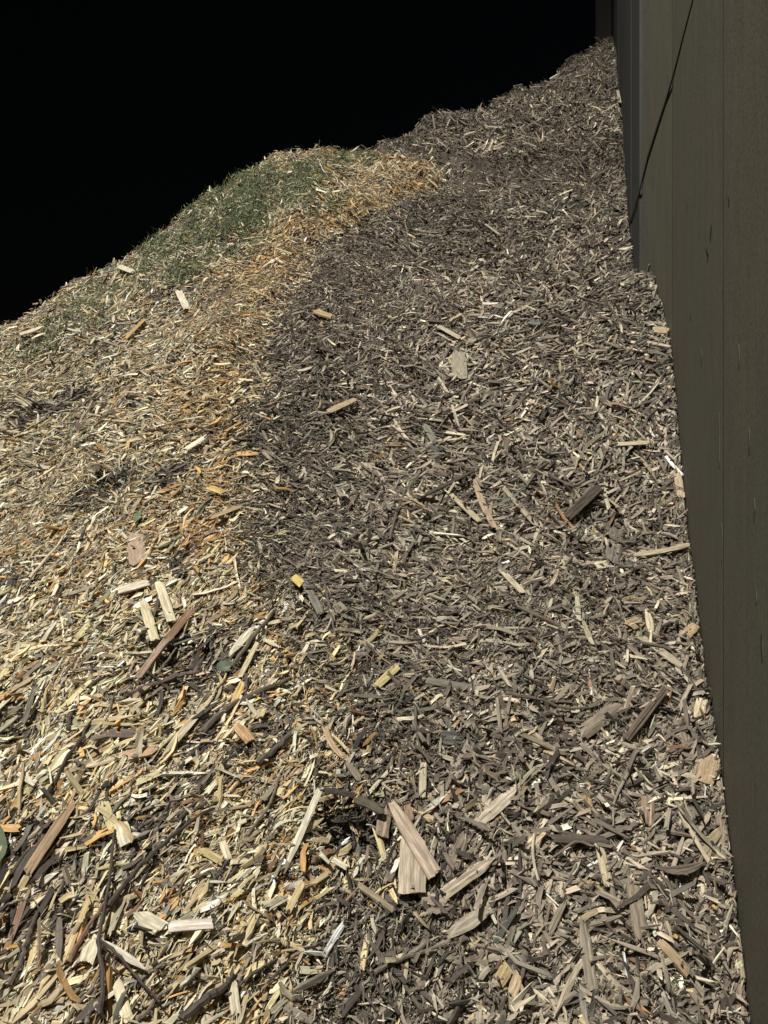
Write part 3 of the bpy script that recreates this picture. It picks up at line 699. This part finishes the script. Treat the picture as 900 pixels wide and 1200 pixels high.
# --- twigs with a bend: polyline, radius in pixels
def twig(pts, r, col, label, short=None, lift=.014, forks=()):
    hp = [hit(*p) for p in pts]; d = np.mean([p[1] for p in hp])
    o = tube('twig', hp, r*d/F, col, lift=lift); tag(o, label, 'twig', GTWIG)
    for f in forks:
        hf = [hit(*p) for p in f]; tube('side_shoot', hf, r*.6*d/F, col, parent=o, lift=lift+.003)
    m = pts[len(pts)//2]
    if short: MARKS.append((m[0], m[1], short))
    for p in pts: PLACED.append(p)
twig([(122,1198),(124,1150),(120,1112),(128,1060),(133,1020),(137,990)],3.0,'dark','long crooked dark twig running straight up from the bottom, forked halfway','the forked dark twig',forks=[[(121,1115),(140,1130),(165,1160),(190,1185)]],lift=.022)
twig([(130,1072),(150,1046),(178,1018),(212,985),(245,962)],3.4,'dark','long dark twig running diagonally uphill from the forked twig','the long diagonal twig',lift=.020)
twig([(84,1134),(100,1108),(117,1078),(130,1060)],3.2,(.20,.12,.085),'reddish brown twig between long yellow splinter and forked dark twig',None,lift=.018)
twig([(18,1165),(32,1130),(40,1100),(48,1078)],3.4,(.11,.085,.07),'dark brown twig near the left margin running steeply uphill',None,lift=.016)
twig([(214,1200),(238,1180),(258,1165),(270,1150)],5.5,'dark','thick dark twig at the bottom edge of the slope','the thick dark twig',lift=.016)
twig([(58,940),(78,908),(95,880),(112,852)],2.6,'dark','thin dark twig among pale chips, uphill of the reddish root',None,lift=.016)
twig([(152,826),(175,812),(205,800),(232,796)],4.0,(.13,.10,.085),'dark curved stick under the pink brown stick',None,lift=.014)
twig([(233,868),(262,842),(300,822),(338,806)],4.2,(.12,.10,.08),'dark thick twig crossing from pale chips to dark mulch','the dark crossing twig',lift=.014)
twig([(300,905),(322,888),(340,870)],4.0,(.10,.085,.07),'short dark twig pointing uphill near the bent tan stick',None,lift=.014)
twig([(270,790),(288,765),(304,742),(322,722)],3.2,(.14,.12,.09),'dark stick crossed by a pale leaf-shaped chip',None,lift=.014)
twig([(484,838),(484,862),(489,882),(500,901)],1.8,(.13,.11,.09),'thin curved dark twig ending at the pale peg',None,lift=.016)
twig([(455,640),(462,612),(470,590),(478,568)],2.0,(.13,.105,.085),'thin dark twig beside the straight dark stick',None,lift=.016)
twig([(590,820),(625,826),(660,838),(690,836)],2.2,(.15,.12,.095),'thin dark twig lying nearly level between bark and grey strip',None,lift=.016)
twig([(378,690),(385,720),(392,752)],1.8,(.12,.10,.085),'fine dark twig hanging downhill near the small yellow cube',None,lift=.016)
twig([(690,1000),(668,992),(640,1012)],1.8,(.20,.165,.13),'thin grey twig hooked under the dark horizontal bark strip',None,lift=.016)
twig([(735,905),(715,940),(712,975)],2.0,(.30,.26,.20),'thin upright grey twig under the thick dark stick',None,lift=.018)
twig([(845,868),(822,880),(800,892),(775,905)],2.2,(.20,.15,.12),'thin brown twig pointing at the wall over the rounded tan chip',None,lift=.020)
twig([(780,700),(795,722),(805,742)],2.0,(.22,.18,.14),'thin grey brown twig ending at the square pink tan chip',None,lift=.016)
twig([(405,640),(440,622),(470,625)],2.4,(.12,.10,.08),'dark crooked twig in the darkest mulch',None,lift=.014)
twig([(40,690),(70,650),(84,628)],1.8,(.60,.53,.38),'pale straw-like twig standing out near the left margin',None,lift=.018)
twig([(640,560),(668,575),(700,560)],2.6,(.15,.12,.10),'dark curved twig just above the short dark log',None,lift=.016)
twig([(520,500),(550,478),(575,470)],2.4,(.15,.13,.10),'dark twig slanting up below the lone weathered slab',None,lift=.016)
twig([(155,282),(158,274),(154,262)],1.0,(.30,.27,.18),'tiny stalk sticking up from the crest left of the grass',None,lift=.05)

# --- leaves
def leaf(x1, y1, x2, y2, w, col, label, short=None):
    a = hit(x1, y1); b = hit(x2, y2); c = (a+b)/2; d = c[1]; T = b-a; L = np.linalg.norm(T); T /= L
    N = normals(np.array([c[0]]), np.array([c[1]]), Hs, .06)[0]; N = N-(N@T)*T; N /= np.linalg.norm(N); B = np.cross(N, T); W = w*d/F
    prof = [.05, .55, .9, 1, .92, .7, .4, .05]; V = []; n = len(prof)
    for side in (1, -1):
        for k, p in enumerate(prof):
            s = k/(n-1)-.5
            for j in (-.5, -.25, 0, .25, .5):
                yy = j*W*p*(1+.06*math.sin(k*3.1)); zz = abs(j)*W*.25+.02*L*math.sin(k*1.7)
                V.append(T*s*L+B*yy+N*(zz+side*.0004))
    Fc = []; m = n*5
    for k in range(n-1):
        for j in range(4):
            q_ = (k*5+j, k*5+j+1, k*5+j+6, k*5+j+5); Fc.append(q_); Fc.append(tuple(v+m for v in q_[::-1]))
    ring = [k*5 for k in range(n)]+[(n-1)*5+j for j in range(1, 5)]+[k*5+4 for k in range(n-2, -1, -1)]+[j for j in range(3, 0, -1)]
    for i in range(len(ring)):
        p, q2 = ring[i], ring[(i+1) % len(ring)]; Fc.append((p, q2, q2+m, p+m))
    o = link('leaf', V, Fc, M_GRASS); o.location = c+N*.020
    def attr(o, V, col):
        a_ = o.data.attributes.new('tint', 'FLOAT_COLOR', 'POINT'); cc = np.ones((len(V), 4)); cc[:, :3] = np.array(col); a_.data.foreach_set('color', cc.astype(np.float32).ravel())
        a_ = o.data.attributes.new('grain', 'FLOAT_VECTOR', 'POINT'); a_.data.foreach_set('vector', (np.array(V)*.4).astype(np.float32).ravel())
    attr(o, V, col)
    r = .0006; MV = []
    for k in range(n):
        s = k/(n-1)-.5; q0 = T*s*L*1.08+N*(.0010+.02*L*math.sin(k*1.7))
        MV += [q0+B*r, q0+N*r, q0-B*r, q0-N*r]
    MF = [(3,2,1,0), (4*n-4, 4*n-3, 4*n-2, 4*n-1)]
    for k in range(n-1):
        for j in range(4): MF.append((k*4+j, k*4+(j+1) % 4, k*4+4+(j+1) % 4, k*4+4+j))
    mr = link('midrib', MV, MF, M_GRASS, o); attr(mr, MV, [min(.8, v*1.8) for v in col])
    tag(o, label, 'leaf', 'leaves lying on the mulch')
    if short: MARKS.append(((x1+x2)/2, (y1+y2)/2, short))
leaf(-5,1034,0,970,30,(.085,.11,.065),'green leaf lying at the left margin beside dark bark','the green leaf')
leaf(252,795,272,786,16,(.11,.135,.10),'small grey green leaf by a white chip tip, near the pale leaf-shaped chip')
leaf(62,925,60,902,10,(.11,.13,.09),'small dull green leaf beside the fat cream chip')
leaf(160,622,166,606,8,(.12,.16,.09),'tiny green leaf uphill of the broad pink chip')

# --- the rest of the larger chips, each with a label of its own
NAMES = [('cream',0),('straw yellow',1),('tan',2),('orange',3),('white',4),('dark brown',5),('olive',6),('grey brown',7),('weathered grey',8),('pale brown',9),('red brown',10)]
used = set()
def say(px, py, colour, shape):
    near = sorted(MARKS, key=lambda m: (m[0]-px)**2+(m[1]-py)**2)[:10]
    for size in ('', 'small ', 'rough ', 'smooth '):
        for (mx_, my_, nm) in near[:7]:
            dx, dy = px-mx_, py-my_; dist = math.hypot(dx, dy)
            step = 'just ' if dist < 45 else ('some way ' if dist > 110 else '')
            if abs(dy) > 2*abs(dx): w_ = 'uphill of' if dy < 0 else 'downhill of'
            elif abs(dx) > 2*abs(dy): w_ = 'on the wall side of' if dx > 0 else 'beyond'
            else: w_ = ('uphill' if dy < 0 else 'downhill')+(' and towards the wall from' if dx > 0 else ' and away from the wall from')
            if w_ == 'beyond': w_ = 'on the side away from the wall of'
            t = f'{size}{colour} {shape} {step}{w_} {nm}'
            if t not in used and len(t.split()) <= 16:
                used.add(t); return t
    return None
made = sum(1 for o in bpy.data.objects if o.name.split('.')[0] == 'wood_chip')
tries = 0
while made < 298 and tries < 60000:
    tries += 1
    py = 330+870*rng.random()**.62; px = rng.uniform(5, 870)
    gap = 12+26*(py/1200)**1.5
    if min((px-a)**2+(py-b)**2 for a, b in PLACED) < gap*gap: continue
    p = hit(px, py)
    if lateral(p[0], p[1]) > WALL-.03: continue
    c_, isf, gr_, wl_ = colours(p[None])
    if gr_[0] > .3: continue
    k = int(np.argmin(((PAL[:11]-c_[0])**2/(PAL[:11]+.02)).sum(1)))
    if not isf[0] and k in (5,) and rng.random() < .6: continue
    L = float(np.exp(rng.normal(math.log(.046), .28)))*(1+.22*max(0, p[1]-1.6)); asp = float(rng.choice([.1, .14, .2, .28, .38], p=[.2, .25, .25, .2, .1]))
    W = float(np.clip(L*asp, .004, .011)); asp = W/L
    shape = 'long thin splinter' if asp < .13 else 'narrow splinter' if asp < .2 else 'chip' if asp < .3 else 'broad chip'
    lab = say(px, py, NAMES[k][0], shape)
    if lab is None: continue
    ang = float(angles(p[None], isf)[0])
    N = normals(np.array([p[0]]), np.array([p[1]]), Hs, .06); N2, T = frames(p[None], N, np.array([ang]), np.array([.12]))
    o = piece_mesh('wood_chip', p-T[0]*L/2, p+T[0]*L/2, W, float(np.clip(W*rng.uniform(.2, .5), .0015, .006)), c_[0], lift=.008*(1+.15*p[1]), S=7,
                   taper=(rng.uniform(.45, 1), rng.uniform(.35, 1)), bend=rng.normal(0, .015), arch=rng.normal(0, .03), jag=rng.uniform(.1, .5), roll=rng.normal(0, .25), n_hint=N2[0])
    tag(o, lab, 'wood chip', GCHIP); PLACED.append((px, py)); made += 1
nt_ = 0
for _ in range(4000):
    if nt_ >= 46: break
    low = nt_ < 34
    px, py = (rng.uniform(8, 330), rng.uniform(640, 1185)) if low else (rng.uniform(420, 830), rng.uniform(560, 1180))
    if min((px-a)**2+(py-b)**2 for a, b in PLACED) < 16**2: continue
    p0 = hit(px, py)
    if lateral(p0[0], p0[1]) > WALL-.05: continue
    a_ = math.radians(rng.normal(56, 13)) if low else rng.uniform(0, math.pi)
    Lp = rng.uniform(34, 95)*(py/1000); seg = 4; pts = []; x_, y_ = px-math.cos(a_)*Lp/2, py+math.sin(a_)*Lp/2
    for k in range(seg+1):
        pts.append((x_, y_)); aa = a_+rng.normal(0, .13); x_ += math.cos(aa)*Lp/seg; y_ -= math.sin(aa)*Lp/seg
    tone, cc_ = [('dark', (.075, .062, .052)), ('dark', (.10, .082, .066)), ('reddish brown', (.19, .12, .085)), ('grey brown', (.17, .14, .11)), ('straw coloured', (.50, .40, .22))][int(rng.choice(5, p=[.36, .26, .12, .16, .10]))]
    lab = say(px, py, tone, 'long thin twig' if Lp > 62 else 'short thin twig')
    if lab is None: continue
    PLACED.append((px, py)); nt_ += 1
    hp = [hit(*q_) for q_ in pts]
    o = tube('twig', hp, rng.uniform(1.3, 3.0)*(py/1000)*p0[1]/F, cc_, lift=.012); tag(o, lab, 'twig', GTWIG)
print('wood chips', made, 'tries', tries)
labs = [o['label'] for o in bpy.data.objects if 'label' in o]
assert len(labs) == len(set(labs)), [l for l in labs if labs.count(l) > 1]
print('bad length', [l for l in labs if not 4 <= len(l.split()) <= 16])

# ------------------------------------------------------------------ the wall
def wpt(lat, along, z=0.0):
    return (lat*CT+along*ST, -lat*ST+along*CT, z)
def slab(name, lat0, lat1, a0, a1, z0, z1, mat, parent, bev=.003):
    """a board whose face is at lat0 and which runs along the wall from a0 to a1"""
    vs, fs = [], []
    pts = [(lat0, a0+bev), (lat0+bev, a0), (lat1, a0), (lat1, a1), (lat0+bev, a1), (lat0, a1-bev)]
    for z in (z0, z1):
        vs += [wpt(l, a, z) for l, a in pts]
    n = len(pts)
    for k in range(n): fs.append((k, (k+1) % n, (k+1) % n+n, k+n))
    fs.append(tuple(range(n))[::-1]); fs.append(tuple(range(n, 2*n)))
    return link(name, vs, fs, mat, parent)
ZT = 13.0
wall = empty('wooden_wall', wpt(WALL, 0, 0)); bpy.context.view_layer.update()
tag(wall, 'tall dark weathered wooden wall of upright boards holding back the mulch', 'wall')
def at_along(px, lat):          # how far along the wall a spot seen at this column lies
    c = (px-450)/F              # X = c*Y
    # X = lat*CT + a*ST ; Y = -lat*ST + a*CT
    return lat*(CT+c*ST)/(c*CT-ST)
def wslab(name, *a, **k):
    o = slab(name, *a, **k); o.parent = wall; o.matrix_parent_inverse = wall.matrix_world.inverted(); return o
a_seam1 = at_along(848, WALL); a_seam2 = at_along(788, WALL); a_pier = 3.70/CT
wslab('board', WALL, WALL+.12, -4, a_seam1-.0006, -.1, ZT, M_WALL, None, bev=.0008)
wslab('board', WALL, WALL+.12, a_seam1+.0006, a_seam2-.001, -.1, ZT, M_WALL, None, bev=.0008)
for a_ in (a_seam1, a_seam2): wslab('joint', WALL-.0009, WALL+.004, a_-.0010*a_, a_+.0010*a_, -.1, ZT, M_DARK, None, bev=.0002)
# the next board is set askew and closes on the far run of boards
vs = []; prof = [(WALL, a_seam2+.001), (.190, a_pier-.012), (.194, a_pier-.004), (WALL+.12, a_pier-.004), (WALL+.12, a_seam2+.001)]
for z in (-.1, ZT): vs += [wpt(l, a, z) for l, a in prof]
ob = link('board', vs, [(k, (k+1) % 5, (k+1) % 5+5, k+5) for k in range(5)]+[(4, 3, 2, 1, 0), (5, 6, 7, 8, 9)], M_WALL)
ob.parent = wall; ob.matrix_parent_inverse = wall.matrix_world.inverted()
wslab('backing_board', WALL+.121, WALL+.2, -4.1, 16, -.1, ZT, M_DARK, None)
for k, (b0, b1) in enumerate([(a_pier, a_pier+.16), (a_pier+.168, a_pier+1.1), (a_pier+1.106, a_pier+2.4), (a_pier+2.407, a_pier+4.6), (a_pier+4.61, 13.1)]):
    wslab('board', PIER+(.003 if k % 2 else 0), PIER+.09, b0, b1, -.1, ZT, M_PIER, None, bev=.0008)
wslab('post', -.10, .16, 13.2, 13.5, -.1, ZT, M_DARK, None, bev=.01)
# torn places in the face of the boards: a dark sliver with a raised pale lip
def scar(px, py, hpx, wpx, lip=True):
    a = at_along(px, WALL); y = -WALL*ST+a*CT; z = CZ+(600-py)/F*y; h = hpx*y/F; w_ = max(.0012, wpx*y/F*3.2)
    n_ = 7; vs = []
    for k in range(n_):
        t = k/(n_-1)-.5; ww = w_*(1-abs(2*t)**1.6)*rng.uniform(.6, 1.1)+.0004; off = w_*.5*math.sin(t*5+px)
        for (l, aa) in ((WALL-.0012, off-ww/2), (WALL-.0012, off+ww/2), (WALL+.004, off+ww/2), (WALL+.004, off-ww/2)):
            vs.append(wpt(l, a+aa, z+t*h))
    fs = [(k*4+j, k*4+(j+1) % 4, k*4+4+(j+1) % 4, k*4+4+j) for k in range(n_-1) for j in range(4)]+[(3, 2, 1, 0), tuple(n_*4-4+j for j in range(4))]
    o = link('torn_spot', vs, fs, M_DARK); o.parent = wall; o.matrix_parent_inverse = wall.matrix_world.inverted()
    if lip:
        vs2 = [(v[0]-.0012, v[1]-w_*.9, v[2]+h*.12) for v in vs]
        o2 = link('raised_splinter', vs2, fs, M_WALL); o2.parent = wall; o2.matrix_parent_inverse = wall.matrix_world.inverted()
for t in [(829,298,20,4),(833,272,22,2.5),(805,245,14,1),(854,235,16,1.6),(785,365,40,1.6,False),(784,380,22,3,False),(848,360,60,.9,False),(843,520,60,.8),(846,640,44,.7),
          (878,520,30,1),(884,600,26,1),(886,700,20,1),(809,370,14,1),(866,420,26,.8),(893,760,34,1.6),(822,420,18,.8)]:
    scar(*t)

# the dark streak that slants down over the boards, flattened against them
def on_wall(px, py):
    c = (px-450)/F
    a = at_along(px, WALL)
    if a > a_seam2:
        f0 = np.array(wpt(WALL, a_seam2)); f1 = np.array(wpt(.190, a_pier-.012)); e = f1-f0
        t = (c*f0[1]-f0[0])/(e[0]-c*e[1]); p = f0+e*t
        if t > 1: p = np.array(wpt(PIER, at_along(px, PIER)))
    else: p = np.array(wpt(WALL, a))
    return np.array([p[0], p[1], CZ+(600-py)/F*p[1]])
cp = [on_wall(*p) for p in [(826,-70),(812,0),(801,42),(790,86),(781,118),(770,152),(760,184),(754,208),(749.5,226),(744,244),(738,262),(734,285)]]
rad = [.004,.0045,.0055,.0075,.0105,.012,.0125,.012,.009,.008,.007,.006]
vs, fs = [], []
nrm = np.array([-CT, ST, 0])
for i, (p, r_) in enumerate(zip(cp, rad)):
    t = cp[min(i+1, len(cp)-1)]-cp[max(i-1, 0)]; t /= np.linalg.norm(t); b_ = np.cross(nrm, t); b_ /= np.linalg.norm(b_)
    for j in range(8):
        a_ = 2*math.pi*j/8; vs.append(p+nrm*(r_*.2+r_*.3*math.sin(a_))+b_*r_*math.cos(a_))
fs = [(i*8+j, i*8+(j+1) % 8, i*8+8+(j+1) % 8, i*8+8+j) for i in range(len(cp)-1) for j in range(8)]+[tuple(range(8))[::-1], tuple(len(cp)*8-8+j for j in range(8))]
streak_ob = link('streak', vs, fs, M_DARK, smooth=True)
tag(streak_ob, 'thin dark streak slanting down across the upper wall boards towards the mulch', 'streak')

# ------------------------------------------------------------------ camera, light, sky
cam = bpy.data.cameras.new('camera'); co = bpy.data.objects.new('camera', cam); C.objects.link(co)
co.location = (0, 0, CZ); co.rotation_euler = (math.radians(90), 0, 0)
cam.sensor_fit = 'VERTICAL'; cam.sensor_height = 24; cam.lens = 24*F/1200; cam.clip_start = .05; cam.clip_end = 500
bpy.context.scene.camera = co

LP = Vector((-3.6, -3.6, 11.2))
ld = bpy.data.lights.new('yard_floodlight', 'SPOT'); ld.energy = 9700; ld.color = (1.0, .965, .875)
ld.shadow_soft_size = .25; ld.spot_size = math.radians(122); ld.spot_blend = .55
lo = bpy.data.objects.new('yard_floodlight', ld); C.objects.link(lo); lo.location = LP
lo.rotation_euler = (Vector((0, 2.2, 1.0))-LP).to_track_quat('-Z', 'Y').to_euler()

w = bpy.data.worlds.new('World'); bpy.context.scene.world = w; w.use_nodes = True
bg = w.node_tree.nodes['Background']
sky = w.node_tree.nodes.new('ShaderNodeTexSky'); sky.sky_type = 'NISHITA'; sky.sun_disc = False
sky.sun_elevation = math.radians(2); sky.sun_rotation = math.radians(220)
w.node_tree.links.new(sky.outputs[0], bg.inputs['Color']); bg.inputs['Strength'].default_value = .0012

sc = bpy.context.scene
sc.view_settings.view_transform = 'Standard'; sc.view_settings.look = 'None'
sc.view_settings.exposure = 0; sc.view_settings.gamma = 1
sc.cycles.max_bounces = 4; sc.cycles.diffuse_bounces = 3
